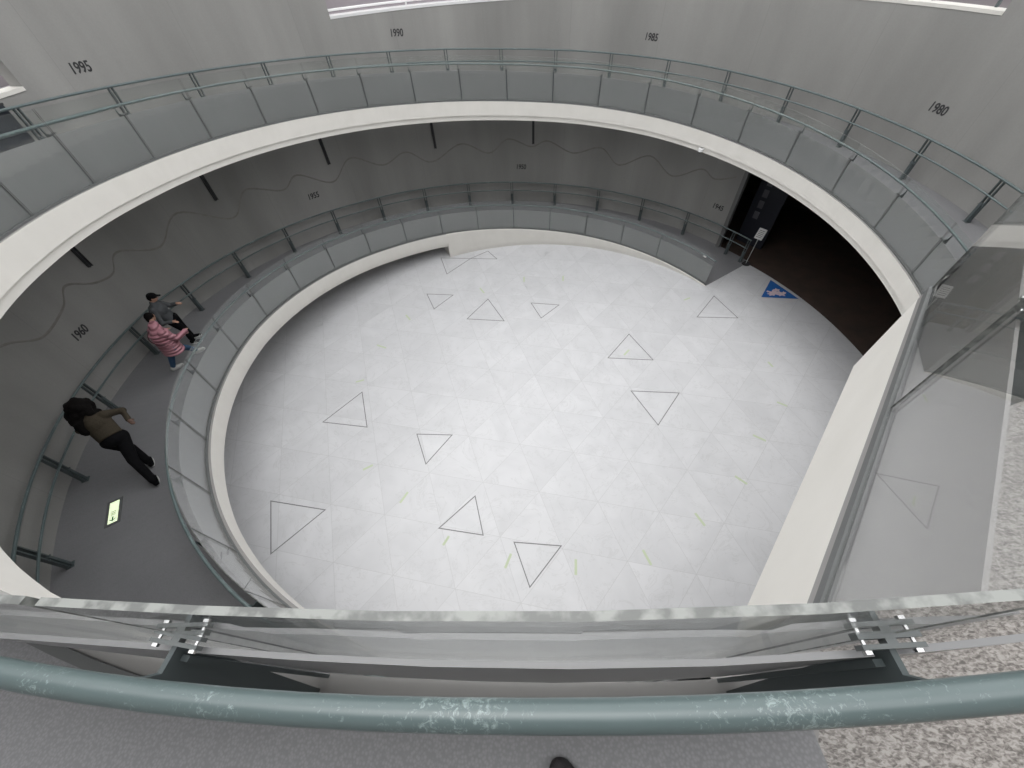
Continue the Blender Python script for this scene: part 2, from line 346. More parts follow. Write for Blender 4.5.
# window and corridor openings in the upper wall
def opening(nm, t0, t1, z0, z1, depth, mats, lab, bars, back=True):
    root = empty(nm, P((t0+t1)/2, rwall((t0+t1)/2), z0)); bpy.context.view_layer.update()
    tag(root, lab, 'window', kind='structure'); inv = Matrix.Translation(-Vector(root.location))
    fr = MB(); sweep(fr, lambda t: [(rwall(t)-.015, z0-.03), (rwall(t)+.36, z0-.03), (rwall(t)+.36, z0+.035), (rwall(t)-.015, z0+.035)], t0, t1, 2)
    o = fr.build('sill', mats[0], root); o.matrix_parent_inverse = inv
    cw = MB()
    if back: sweep(cw, lambda t: [(rwall(t)+.36, z0-.02), (rwall(t)+depth, z0-.02), (rwall(t)+depth, z1)], t0-3, t1+3, 3, closed=False)
    else: sweep(cw, lambda t: [(rwall(t)+.36, z0-.02), (rwall(t)+depth, z0-.02)], t0-3, t1+3, 3, closed=False)
    o = cw.build('corridor', mats[1], root); o.matrix_parent_inverse = inv
    for b in bars:
        bb = MB(); bb.box(P(b, rwall(b)+.33, (z0+z1)/2), P(b, .03, 0), P(b+90, .025, 0), Vector((0, 0, (z1-z0)/2)))
        o = bb.build('mullion', mats[2], root); o.matrix_parent_inverse = inv
opening('window_1', 86, 128, 7.42, 9.9, 1.2, (M['whiteframe'], M['corridor'], M['whiteframe']), 'long bright window strip high in the concrete wall above the 1990 mark', (100, 114))
opening('window_2', 21.6, 40.3, 7.52, 9.9, 2.5, (M['white'], M['corridor2'], M['post']), 'opening with a pale sill high in the wall above the 1980 mark', (23.6, 30.5))
opening('window_3', 172.2, 176, 7.42, 7.95, .8, (M['white'], M['corridor'], M['whiteframe']), 'small recess with pale sill in the wall at the left edge', (173.9,))
rl = MB(); sweep(rl, lambda t: circ(rwall(t)+.25, 7.56, .03, 8), 86, 128, 2)
o = rl.build('trim_2', M['whiteframe']); tag(o, 'white rail lying along the sill of the long bright window', 'rail', kind='structure')

# roof ring with round skylight
rf = MB(); RS = 9.2
sweep(rf, lambda t: [(rwall(t)+.3, ZT), (RS, ZT), (RS, ZT+.3), (rwall(t)+.3, ZT+.3)], 0, 360, 3, caps=False)
tag(rf.build('ceiling', M['under']), 'roof ring around the skylight', 'ceiling', kind='structure')
sk = MB()
for k in range(12):
    a = k*30; pts = [P(a, RS*math.cos(R_(e)), ZT+.15 + 3*math.sin(R_(e))) for e in range(0, 91, 9)]; sk.tube(pts, .06, 6)
for e in (30, 58): sk.tube([P(a, RS*math.cos(R_(e)), ZT+.15+3*math.sin(R_(e))) for a in range(0, 361, 6)], .04, 6)
tag(sk.build('ceiling_dome', M['steel']), 'steel ribs of the glass dome', 'skylight', kind='structure')

# the ramp
TE = 636.45
ramp = empty('ramp'); tag(ramp, 'grey spiral ramp with white edge rising around the atrium', 'ramp', kind='structure')
sf = MB(); sweep(sf, lambda t: [(rin(t)+lwid(t), zf(t)), (rwall(t)+.01, zf(t)), (rwall(t)+.01, zf(t)-.03), (rin(t)+lwid(t), zf(t)-.03)], TH0, TE)
sf.build('walking_surface', M['rubber'], ramp, smooth=False)
SOL = 118.3
fs = MB()
def prof_solid(t):
    z = zf(t); zz = max(z, .02); return [(rin(t)+.02, z+.002), (rin(t)-.035, z+.002), (rin(t)-.035, min(.12, z-.001)), (rin(t)-.015, min(.10, z-.0015)), (rin(t)-.015, -.01), (rin(t)+.30, -.01), (rin(t)+.30, z-.03), (rin(t)+.02, z-.03)]
sweep(fs, prof_solid, TH0, SOL)
WM = [M['white'], M['ledge']]
def prof_slab(t):
    z = zf(t); return [(rin(t)+lwid(t), z+.002), (rin(t)-.035, z+.002), (rin(t)-.035, z-.40), (rin(t)+.015, z-.41), (rin(t)+.015, z-.55), (rin(t)+.3, z-.55), (rin(t)+.3, z-.03), (rin(t)+lwid(t), z-.03)]
sweep(fs, prof_slab, SOL, TE, mis=[1, 0, 0, 0, 0, 0, 0, 0])
# end wall of the solid part
t = SOL; fs.add([P(t, rin(t)-.03, 0), P(t, rwall(t), 0), P(t, rwall(t), zf(t)-.4), P(t, rin(t)-.03, zf(t)-.4), P(t-1, rin(t)-.03, 0), P(t-1, rwall(t), 0), P(t-1, rwall(t), zf(t)-.4), P(t-1, rin(t)-.03, zf(t)-.4)],
               [(0, 1, 2, 3), (7, 6, 5, 4), (0, 4, 5, 1), (3, 2, 6, 7), (0, 3, 7, 4), (1, 5, 6, 2)])
fs.build('white_fascia', WM, ramp)
uf = MB(); sweep(uf, lambda t: [(rin(t)+.3, zf(t)-.55), (rwall(t)+.01, zf(t)-.55), (rwall(t)+.01, zf(t)-.05), (rin(t)+.3, zf(t)-.05)], SOL, TE)
uf.build('soffit', M['under'], ramp)
gk = MB(); sweep(gk, lambda t: [(rin(t)+lwid(t)-.008, zf(t)), (rin(t)+lwid(t)+.03, zf(t)), (rin(t)+lwid(t)+.03, zf(t)+.03), (rin(t)+lwid(t)-.008, zf(t)+.03)], TH0, TE)
gk.build('gasket_strip', M['gasket'], ramp)

# landing at the right with straight white edge
A = Vector((1.05, -7.49, 0)); B = Vector((2.545, -5.615, 0)); E2 = Vector((7.3, -2.45, 0))
u = (B - A).normalized(); nrm = Vector((u.y, -u.x, 0))            # nrm points to the landing side
S0 = P(TE, rin(TE) - .03, 0); S1 = P(TE, rwall(TE), 0)
lw = .06
def prism(mb, poly, z0, z1, mi=0):
    k = len(poly); mb.add([Vector((p.x, p.y, z0)) for p in poly] + [Vector((p.x, p.y, z1)) for p in poly],
        [tuple(range(k-1, -1, -1)), tuple(range(k, 2*k))] + [(i, (i+1) % k, k+(i+1) % k, k+i) for i in range(k)], mi)
land = empty('landing'); tag(land, 'granite-floored landing with a straight white edge at the right', 'landing', kind='structure')
v2 = (E2 - B).normalized(); n2 = Vector((v2.y, -v2.x, 0)) 
if n2.dot(Vector((0, -1, 0))) < 0: n2 = -n2
a_in = A + nrm*lw
Bin = B + nrm*lw + u*.25; Bin2 = B + u*(-0.0) + nrm*lw
S0i = P(TE, rin(TE)+.02, 0)
outer = [P(t_, rwall(t_), 0) for t_ in (342, 336, 330, 324, 318, 312, 306, 300, 294, 288, 283, TE-360)]
g = MB(); prism(g, [A + nrm*lw, Bin, E2 + n2*1.0] + outer + [P(TE-360, 7.95, 0)], LZ-.05, LZ)
g.build('granite_floor', M['granite'], land)
lg = MB(); prism(lg, [P(TE-360, 7.62, 0), A, B, E2, outer[0], E2 + n2*1.0, Bin, A + nrm*lw, P(TE-360, 7.95, 0)], LZ-.05, LZ+.002)
lg.build('stone_ledge', M['ledge'], land)
bw = MB(); prism(bw, [A, B, E2, E2 + n2*.3, B + nrm*.33 + u*.1, A + nrm*.3 - u*.1], LZ-.72, LZ-.05)
bw.build('white_fascia', M['white'], land)
so_ = MB(); prism(so_, [A + nrm*.3, B + nrm*.33 + u*.1, E2 + n2*.3] + outer + [P(TE-360, 7.7, 0)], LZ-.7, LZ-.06)
so_.build('soffit', M['under'], land)

# ------------------------------------------------------------------ railings
Z = Vector((0, 0, 1))
def glass_box(mb, pts, r_off_dirs, z0f, z1f, T=.006):
    """pts: list of base points, dirs: outward unit vectors"""
    n = len(pts); vs = []
    for p, d, a, b in zip(pts, r_off_dirs, z0f, z1f):
        for s in (-1, 1):
            for z in (a, b): q = p + d*(T*s); vs.append(Vector((q.x, q.y, z)))
    for i in range(n-1):
        a = i*4; b = a+4
        fs0 = [(a, a+1, b+1, b), (a+2, b+2, b+3, a+3), (a, b, b+2, a+2)]; fs1 = [(a+1, a+3, b+3, b+1)]
        if i == 0: base = len(mb.v); mb.v += [tuple(v) for v in vs]
        for f in fs0: mb.f.append([base+q for q in f]); mb.m.append(0)
        for f in fs1: mb.f.append([base+q for q in f]); mb.m.append(1)
    mb.f.append([base+q for q in (0, 2, 3, 1)]); mb.m.append(1); e = (n-1)*4
    mb.f.append([base+q for q in (e, e+1, e+3, e+2)]); mb.m.append(1)
def inner_post(root, p, rd, td, z, d):
    """p at glass line, rd outward, td tangent, z floor height, d glass to handrail"""
    b = MB(); p = Vector((p.x, p.y, 0)); hc = PH+.03; f0 = max(.03, min(.10, d-.02)) if d < .3 else .10
    def q(a, h): return p + rd*a + Z*(z+h)
    pr = [q(f0, 0), q(f0+.06, 0), q(d+.005, HI-.16), q(d+.008, HI-.015), q(d-.008, HI-.015), q(d-.03, hc), q(.02, hc), q(.02, hc-.035)]
    k = len(pr); t = td*.006
    b.add([v - t for v in pr] + [v + t for v in pr], [tuple(range(k-1, -1, -1)), tuple(range(k, 2*k))] + [(i, (i+1) % k, k+(i+1) % k, k+i) for i in range(k)])
    b.box(q(.046, PH/2), rd*.006, td*.024, Z*(PH/2))
    b.build('post', M['post'], root)
    c = MB()
    for a in (.008, .024): c.box(q(a, hc), rd*.004, td*.058, Z*.011)
    c.box(q(.016, hc), rd*.008, td*.010, Z*.010)
    cl = c.build('clamp', M['clampsteel'], root)
    for s in (-1, 1):
        m_ = MB(); m_.tube([q(.0, hc) + td*.046*s, q(.032, hc) + td*.046*s], .004, 10)
        for e_ in (-1, 1): m_.tube([q(.016+.013*e_, hc) + td*.046*s, q(.016+.019*e_, hc) + td*.046*s], .0085, 10)
        m_.build('bolt', M['chrome'], cl, smooth=False)
def inner_railing(name, lab, t0, t1, joints):
    root = empty(name); tag(root, lab, 'railing')
    h = MB(); sweep(h, lambda t: circ(rhr(t), zf(t)+HI, .0238, 14), t0, t1, 1.0)
    h.build('handrail', M['rail'], root, smooth=True)
    ed = [t0] + [j for j in joints if t0+1 < j < t1-1] + [t1]
    for a, b in zip(ed[:-1], ed[1:]):
        g_ = .11; n = 5; tt = [a+g_ + (b-a-2*g_)*i/n for i in range(n+1)]
        gb = MB(); glass_box(gb, [P(t, rgl(t)+.03, 0) for t in tt], [P(t, 1, 0) for t in tt], [zf(t)+.035 for t in tt], [zf(t)+PH for t in tt])
        gb.build('lower_panel', [M['panel'], M['panel']], root)
        gb = MB(); glass_box(gb, [P(t, rgl(t), 0) for t in tt], [P(t, 1, 0) for t in tt], [zf(t)+.03 for t in tt], [zf(t)+HG for t in tt])
        gb.build('glass_panel', [M['glass'], M['gedge']], root)
    for j in joints:
        if t0 <= j <= t1: inner_post(root, P(j, rgl(j), 0), P(j, 1, 0), P(j+90, 1, 0), zf(j), rhr(j)-rgl(j))
    return root
J1 = [52.4 + 11.12*k for k in range(25)]
J2 = [368.2 + 11.14*k for k in range(-3, 23)] + [624.15, 634.85]
inner_railing('glass_railing', 'curved glass railing with grey handrail along the inner edge of the lower ramp', TH0+.3, 331, J1)
inner_railing('glass_railing', 'glass railing with scratched teal handrail, from the upper ramp round to the foreground', 331.5, 637.0, J2)

def outer_railing(name, lab, t0, t1, posts):
    root = empty(name); tag(root, lab, 'railing')
    h = MB(); sweep(h, lambda t: circ(rout(t), zf(t)+HO, .025, 10), t0, t1, 1.5); h.build('top_rail', M['rail'], root, smooth=True)
    h = MB(); sweep(h, lambda t: circ(rout(t)-.05, zf(t)+.62, .021, 8), t0, t1, 1.5); h.build('lower_rail', M['rail'], root, smooth=True)
    for j in posts:
        if not t0 <= j <= t1: continue
        rd, td = P(j, 1, 0), P(j+90, 1, 0); b = MB(); c = P(j, rout(j), zf(j))
        for s in (-1, 1): b.box(c + td*.042*s + Z*HO/2 + rd*.01, rd*.028, td*.012, Z*(HO/2-.012))
        b.box(c + td*0 + Z*.22 - rd*.01, rd*.034, td*.026, Z*.22)
        b.box(c + Z*.006, rd*.06, td*.06, Z*.006)
        po = b.build('post', M['post'], root)
        k = MB(); k.tube([c + Z*.40 - rd*.02 - td*.07, c + Z*.40 - rd*.02 + td*.07], .010, 8); k.build('bolt', M['post'], po)
outer_railing('metal_railing', 'grey two-rail metal railing along the wall of the lower ramp', 36.8, 331, [37.2, 40.9] + [51.9 + 11.1*k for k in range(26)])
outer_railing('metal_railing', 'grey two-rail metal railing along the wall of the upper ramp', 331.5, 632, [368.1 + 11.165*k for k in range(-3, 24)])

# straight railing on the landing
root = empty('glass_railing'); tag(root, 'straight glass railing standing on the white-edged landing at the right', 'railing')
jd = 1.15; Lt = (B-A).length
for a, b in ((-.14, jd-.012), (jd+.012, Lt-.02)):
    gb = MB(); pp = [A + u*a + nrm*.015, A + u*b + nrm*.015]
    glass_box(gb, [q_ + nrm*.03 for q_ in pp], [nrm, nrm], [LZ+.05]*2, [LZ+.67]*2); gb.build('lower_panel', M['landing_panel'], root) if not [setattr(gb, 'm', [0]*len(gb.f))][0] else None
    gb = MB(); glass_box(gb, pp, [nrm, nrm], [LZ+.05]*2, [LZ+HG]*2); gb.build('glass_panel', [M['glass2'], M['gedge']], root)
gb = MB(); gb.box(A + u*(Lt/2) + nrm*.015 + Z*(LZ+.025), u*(Lt/2), nrm*.016, Z*.025); gb.build('base_channel', M['gasket'], root)
inner_post(root, A + u*jd + nrm*.015, nrm, u, LZ-.1, .34)
hb = MB(); hb.tube([A + u*s_ + nrm*.355 + Z*(LZ+HI) for s_ in (.35, 1.0, Lt)], .0225, 14); hb.build('handrail', M['rail'], root, smooth=True)

# ------------------------------------------------------------------ writing on the wall
def year(txt, th, z, size=.27, slope=0, lab=''):
    cu = bpy.data.curves.new('t', 'FONT'); cu.body = txt; cu.size = size; cu.extrude = .004; cu.align_x = 'CENTER'; cu.align_y = 'CENTER'; cu.space_character = 1.0; cu.shear = .12; cu.offset = .005
    to = bpy.data.objects.new('t', cu); C.objects.link(to); bpy.context.view_layer.update()
    me = bpy.data.meshes.new_from_object(to.evaluated_get(bpy.context.evaluated_depsgraph_get())); bpy.data.objects.remove(to)
    me.materials.clear(); me.materials.append(M['black'])
    for v in me.vertices:                                  # wrap onto the curved wall
        x, y, zz = v.co; x *= .82
        y2 = y - x*slope; a = th - math.degrees(x / rwall(th))
        v.co = P(a, rwall(a) - .006 - zz*.8, z + y2)
    o = link('year_numeral', me); tag(o, lab, 'wall numeral')
sl = -K/(2*math.pi*RW)
sl = sl
for txt, th, z, lab in (('1945', 46.8, 1.55, 'small black year 1945 on the wall beside the dark entrance'), ('1950', 93.8, 2.19, 'black year 1950 on the back wall of the lower ramp'),
        ('1955', 142.5, 2.90, 'black year 1955 on the lower wall at the back left'), ('1960', 189.3, 3.59, 'black year 1960 on the lower wall left of the pointing couple'),
        ('1980', 21.6, 5.81, 'black year 1980 on the upper wall at the right'), ('1985', 68.4, 6.40, 'black year 1985 on the upper wall right of the middle'),
        ('1990', 117.1, 6.86, 'black year 1990 on the upper wall beneath the bright window'), ('1995', 165.2, 7.48, 'black year 1995 on the upper wall at the far left')):
    year(txt, th, z, slope=-sl, lab=lab)

# wavy line on the lower wall and the dark slots above it
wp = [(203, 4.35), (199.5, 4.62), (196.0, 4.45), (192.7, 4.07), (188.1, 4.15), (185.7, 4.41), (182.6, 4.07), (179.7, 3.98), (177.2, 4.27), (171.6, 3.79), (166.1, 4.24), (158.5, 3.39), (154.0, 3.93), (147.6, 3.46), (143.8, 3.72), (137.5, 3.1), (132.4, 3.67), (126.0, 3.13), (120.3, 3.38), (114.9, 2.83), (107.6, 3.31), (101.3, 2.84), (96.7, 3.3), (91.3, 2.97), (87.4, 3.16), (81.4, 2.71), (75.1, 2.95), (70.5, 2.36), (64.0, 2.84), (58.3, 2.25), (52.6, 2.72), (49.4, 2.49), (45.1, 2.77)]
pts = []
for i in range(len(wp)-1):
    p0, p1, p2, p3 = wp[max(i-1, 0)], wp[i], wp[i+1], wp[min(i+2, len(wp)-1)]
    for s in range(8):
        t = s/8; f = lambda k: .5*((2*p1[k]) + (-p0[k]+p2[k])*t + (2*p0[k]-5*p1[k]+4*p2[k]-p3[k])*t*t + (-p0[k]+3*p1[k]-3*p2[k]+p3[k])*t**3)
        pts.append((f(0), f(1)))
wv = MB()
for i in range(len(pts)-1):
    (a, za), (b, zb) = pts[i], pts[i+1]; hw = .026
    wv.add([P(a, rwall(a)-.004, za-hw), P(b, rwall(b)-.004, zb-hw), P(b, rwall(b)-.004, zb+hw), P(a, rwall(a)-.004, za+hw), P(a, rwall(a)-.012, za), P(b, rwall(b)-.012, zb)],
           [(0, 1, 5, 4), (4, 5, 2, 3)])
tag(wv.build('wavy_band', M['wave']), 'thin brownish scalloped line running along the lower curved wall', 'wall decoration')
slots = [(181.5, 4.39), (159.4, 4.05), (137.0, 3.70), (113.6, 3.31), (90.8, 3.08)]
sn = ['leftmost', 'second from the left', 'third from the left', 'fourth from the left, straight above the 1950 side', 'rightmost']
sl_lab = ['dark vertical bar high on the lower wall, the leftmost of five', 'dark vertical bar above the wall left of the 1955 mark', 'dark vertical bar on the wall just right of the 1955 mark', 'dark vertical bar left of the back centre of the lower wall', 'dark vertical bar above the 1950 mark, the rightmost of five']
for (t, zb), lab in zip(slots, sl_lab):
    b = MB(); zt = zf(t+360) - .56; c = P(t, rwall(t) - .045, (zb+zt)/2); rd, td = P(t, 1, 0), P(t+90, 1, 0); hz = (zt-zb)/2
    b.box(c + rd*.02, rd*.02, td*.045, Z*hz); b.box(c - rd*.015 + td*.034, rd*.02, td*.008, Z*hz); b.box(c - rd*.015 - td*.034, rd*.02, td*.008, Z*hz)
    tag(b.build('wall_channel', M['black']), lab, 'wall channel', 'dark channels on the lower wall')

# ------------------------------------------------------------------ floor markings
def strip_poly(mb, pts, w, z0=0, z1=.004):
    n = len(pts); c = sum((Vector((*p, 0)) for p in pts), Vector()) / n
    outp = []; inp = []
    for i in range(n):
        p = Vector((*pts[i], 0)); a = (Vector((*pts[i-1], 0)) - p).normalized(); b_ = (Vector((*pts[(i+1) % n], 0)) - p).normalized()
        bi = (a + b_).normalized(); s = math.sin(a.angle(b_)/2); outp.append(p - bi*w/2/s); inp.append(p + bi*w/2/s)
    vs = [v + Z*z0 for v in outp] + [v + Z*z0 for v in inp] + [v + Z*z1 for v in outp] + [v + Z*z1 for v in inp]
    fs = []
    for i in range(n):
        j = (i+1) % n; fs += [(2*n+i, 2*n+j, 3*n+j, 3*n+i), (i, n+i, n+j, j), (i, j, 2*n+j, 2*n+i), (n+i, 3*n+i, 3*n+j, n+j)]
    mb.add(vs, fs)
TR = [([(-4.03, 6.69), (-3.6, 5.54), (-2.75, 6.62)], 'thin dark triangle outline on the floor, leftmost of two touching ones at the back'),
      ([(-2.75, 6.62), (-2.06, 7.17), (-1.63, 6.57)], 'thin dark triangle outline on the floor at the back, touching another on its left'),
      ([(-4.19, 4.26), (-3.76, 3.37), (-3.16, 4.19)], 'small downward triangle outline below the end of the under-ramp opening'),
      ([(-2.46, 2.82), (-1.79, 3.94), (-1.11, 2.71)], 'upward triangle outline on the floor between two small downward ones'),
      ([(-.16, 3.7), (.21, 2.86), (.87, 3.58)], 'small downward triangle outline on the floor at the back centre'),
      ([(5.66, 2.9), (6.56, 4.06), (7.03, 2.85)], 'upward triangle outline on the floor just below the foot of the ramp'),
      ([(2.36, .93), (3.19, 2.04), (3.78, .85)], 'upward triangle outline on the floor right of centre, above a downward one'),
      ([(2.9, -.42), (3.47, -1.63), (4.3, -.48)], 'downward triangle outline on the floor right of centre'),
      ([(-6.21, -1.69), (-5.36, -.56), (-4.84, -1.84)], 'upward triangle outline on the floor nearest the left rim'),
      ([(-3.33, -2.05), (-2.9, -2.98), (-2.32, -2.06)], 'small downward triangle outline left of the floor centre'),
      ([(-6.72, -4.11), (-6.15, -5.38), (-5.22, -4.3)], 'large right-pointing triangle outline at the lower left of the floor'),
      ([(-2.27, -4.67), (-1.48, -3.84), (-1.19, -4.8)], 'upward triangle outline in the lower middle of the floor'),
      ([(-.45, -4.94), (.64, -4.99), (-.07, -5.88)], 'downward triangle outline nearest the glass in the foreground')]
for pts_, lab in TR:
    b = MB(); strip_poly(b, pts_, .024); tag(b.build('triangle_outline', M['inlay']), lab, 'floor marking')
SS = [(-3.36, -4.07, -3.22, -3.78), (-2.11, -5.06, -2.0, -4.85), (-.63, -5.51, -.51, -5.2), (.94, -5.6, .96, -5.27), (2.62, -5.34, 2.49, -5.02), (4.02, -4.43, 3.87, -4.13), (5.33, -3.35, 5.1, -3.14), (6.23, -2.09, 5.95, -1.91), (7.23, -.92, 7.0, -.78), (7.38, .58, 7.31, .79), (-4.57, -3.19, -4.34, -3.04), (-2.16, 4.61, -1.97, 4.3), (-.46, 5.3, -.45, 4.98), (1.09, 5.35, 1.07, 5.02), (-4.75, 3.04, -4.54, 2.77), (5.43, 3.83, 5.67, 3.95), (-5.68, -.16, -5.44, -.07), (-5.43, 1.49, -5.08, 1.35), (2.89, 1.06, 3.08, 1.29)]
SL = ['between the large left triangle outline and the small downward one', 'just below left of the triangle outline in the lower middle', 'left of the triangle outline nearest the foreground glass',
      'right of the triangle outline nearest the foreground glass', 'at the lower right, second from the nearest triangle outline', 'in the lower right, midway to the white beam', 'on the right, below the two at the right rim',
      'on the right, level with the small left triangle outline', 'at the right rim, by the white straight edge', 'at the right, below the blue decal', 'left of the small downward triangle outline in the left half',
      'beside the small downward triangle at the back left', 'at the back, above the gap between two small triangles', 'at the back, right of the middle', 'on the left, below the back left downward triangle',
      'left of the triangle outline at the ramp foot', 'inside the upward triangle outline on the left', 'above the upward triangle outline on the left', 'inside the upward triangle outline right of centre']
for (x0, y0, x1, y1), sl_ in zip(SS, SL):
    a = Vector((x0, y0, 0)); b_ = Vector((x1, y1, 0)); d_ = (b_-a).normalized(); b = MB()
    b.box((a+b_)/2 + Z*.002, d_*((b_-a).length/2), Vector((-d_.y, d_.x, 0))*.028, Z*.002)
    tag(b.build('tape_strip', M['glow']), 'pale green floor tape ' + sl_, 'tape strip', 'green tape strips on the marble floor')
bd = MB(); prism(bd, [Vector((8.2, 3.97, 0)), Vector((9.45, 3.86, 0)), Vector((8.89, 4.98, 0))], .013, .018)
sd = bd.build('floor_decal', M['blue']); tag(sd, 'blue triangular decal with pale figures on the floor by the dark entrance', 'floor decal')
pk = MB()
for cx, cy, r_ in ((8.75, 4.2, .17), (8.95, 4.12, .13), (8.6, 4.12, .11), (8.88, 4.36, .10), (9.08, 4.2, .07), (8.55, 4.28, .06)):
    prism(pk, [Vector((cx + r_*(1+.35*math.sin(5*a))*math.cos(a), cy + r_*.8*(1+.35*math.sin(5*a))*math.sin(a), 0)) for a in [2*math.pi*i/20 for i in range(20)]], .018, .020 + r_*.004)
pk.build('printed_figures', M['pink'], sd)

# lit floor signs
def floor_sign(th, r, wd, ln, lab, arrow=True, col=None):
    z = zf(th); rd, td = P(th, 1, 0), P(th+90, 1, 0); slope = K/(2*math.pi*r); td = (td + Z*slope).normalized(); nz = Z
    root = empty('floor_sign', P(th, r, z)); tag(root, lab, 'sign'); c = Vector((0, 0, 0))
    b = MB(); b.box(c + Z*.004, rd*(wd/2+.05), td*(ln/2+.05), Z*.004); b.build('frame', M['gasket'], root)
    b = MB(); b.box(c + Z*.010, rd*wd/2, td*ln/2, Z*.002); b.build('lit_face', M['signlit'], root)
    if arrow:
        g_ = MB()
        def q(a, h): return c + rd*a + td*h + Z*.0135
        g_.box(q(0, ln*.32), rd*.012, td*ln*.10, Z*.001)
        for s in (-1, 1):
            g_.add([q(0, ln*.44), q(.05*s, ln*.35), q(.05*s, ln*.31), q(0, ln*.40)], [(0, 1, 2, 3)])
        for h in (-.02, .06, .13): g_.box(q(.0, ln*h), rd*.04, td*.006, Z*.001)
        g_.build('arrow', M['signgreen'], root)
floor_sign(214.1, 9.57, .155, .50, 'green-white lit floor sign with a down arrow on the lower ramp near the left')
floor_sign(89.8, 9.18, .12, .20, 'small lit floor sign on the lower ramp at the back', arrow=False)

# small plate on the grey glass end at the ramp foot
b = MB(); t = 39.2; c = P(t, rin(t)+.02, zf(t)+.98); b.box(c, P(t, .006, 0), P(t+90, .055, 0), Z*.025); tag(b.build('small_plate', M['paper']), 'tiny white plate at the end of the glass at the ramp foot', 'plate')
# dome camera under the upper fascia
root = empty('security_camera', P(48.6, rin(408.6)-.09, zf(408.6)-.52)); tag(root, 'small white dome camera under the edge of the upper ramp', 'security camera')
b = MB(); b.tube([(0, 0, .02), (0, 0, .10)], .07, 16); b.box((.05, .05, .08), Vector((.06, 0, 0)), Vector((0, .05, 0)), Z*.02); b.build('housing', M['whiteframe'], root)
b = MB(); b.ball((0, 0, .02), .055, n=16); b.build('dome', M['black'], root, smooth=True)
# sign stand in front of the dark entrance
base = Vector((8.32, 6.05, 0)); root = empty('sign_stand', base); tag(root, 'slim stand with a tilted white notice in front of the dark entrance', 'sign stand')
b = MB(); b.tube([(0, 0, .01), (0, 0, .03)], .17, 20); b.build('base', M['black'], root)
b = MB(); b.tube([(0, 0, .03), (.02, .0, 1.12)], .014, 8); b.build('pole', M['steel'], root)
b = MB(); ax = Vector((.10, -.10, 0)); ay = Vector((.06, .06, .17)); b.box((.03, .01, 1.27), ax, ay, Vector((.006, .006, -.003))); o = b.build('notice', M['paper'], root)
b = MB()
for k in range(5): b.box(Vector((.03, .01, 1.27)) + ay*(.6-.3*k) - Vector((.008, .008, -.004)), ax*.7, ay*.04, Vector((.0005, .0005, 0)))
b.build('printed_lines', M['black'], o)
# dark panel with small pictures
root = empty('display_panel', P(40.0, 11.6, 0)); tag(root, 'dark display panel with a column of small pictures inside the entrance', 'display panel')
rd, td = P(40.0, 1, 0), P(130.0, 1, 0); b = MB(); b.box(Z*1.5, rd*.04, td*.55, Z*1.5); b.build('board', M['darkblue'], root)
for k in range(4):
    b = MB(); b.box(Z*(1.2+.42*k) - rd*.045 + td*.2, rd*.006, td*.10, Z*.14); b.build('picture', plain('dim_print%d' % k, (.10, .10, .115), .6) if k == 0 else bpy.data.materials['dim_print0'], root)
# dark box fixed to the wall at the upper left
root = empty('wall_box', P(178.3, rwall(178.3), 6.68)); tag(root, 'dark box on the wall behind the upper railing, cut by the left edge', 'box')
rd, td = P(178.3, 1, 0), P(268.3, 1, 0); b = MB(); b.box(Z*.33 - rd*.11, rd*.105, td*.40, Z*.33); b.build('body', M['navy'], root)
b = MB(); b.box(Z*.675 - rd*.115, rd*.11, td*.415, Z*.015); b.build('lid', M['black'], root)

for k_ in ('hair', 'black_cloth', 'olive', 'greyjk', 'jeans'): M[k_].node_tree.nodes['Principled BSDF'].inputs['Specular IOR Level'].default_value = .12
# ------------------------------------------------------------------ people
def remesh(name, mb, mat, parent, vox=.012, smooth_it=4, loc=None):
    me = bpy.data.meshes.new('tmp'); me.from_pydata(mb.v, [], mb.f)
    o = bpy.data.objects.new('tmp', me); C.objects.link(o)
    m_ = o.modifiers.new('r', 'REMESH'); m_.mode = 'VOXEL'; m_.voxel_size = vox
    s_ = o.modifiers.new('s', 'SMOOTH'); s_.iterations = smooth_it; s_.factor = .5
    bpy.context.view_layer.update()
    me2 = bpy.data.meshes.new_from_object(o.evaluated_get(bpy.context.evaluated_depsgraph_get())); bpy.data.objects.remove(o)
    me2.name = name; me2.materials.clear(); me2.materials.append(mat)
    for p in me2.polygons: p.use_smooth = True
    return link(name, me2, parent)
def limb(mb, pts, rs, n=12):
    pts = [Vector(p) for p in pts]
    mb.tube(pts, 0, n, rs=rs)
    for p, r in zip(pts, rs): mb.ball(p, r, n=n)
def bone(mb, a, b, ra, rb, n=12):
    mb.tube([a, b], 0, n, rs=[ra, rb]); mb.ball(a, ra, n=n); mb.ball(b, rb, n=n)
def oval(mb, a, b, wa, da, wb, db, side, n=16, steps=6):
    """elliptical trunk from a to b; w along side"""
    a, b = Vector(a), Vector(b); t = (b-a).normalized(); side = (side - t*side.dot(t)).normalized(); dp = t.cross(side)
    vs = []; fs = []
    for i in range(steps+1):
        k = i/steps; c = a.lerp(b, k); w_ = wa + (wb-wa)*k; d_ = da + (db-da)*k
        vs += [c + side*w_*math.cos(2*math.pi*j/n) + dp*d_*math.sin(2*math.pi*j/n) for j in range(n)]
    for i in range(steps):
        for j in range(n): p = i*n+j; q = i*n+(j+1) % n; fs.append((p, q, q+n, p+n))
    fs.append(tuple(range(n-1, -1, -1))); fs.append(tuple(steps*n+j for j in range(n))); mb.add(vs, fs)
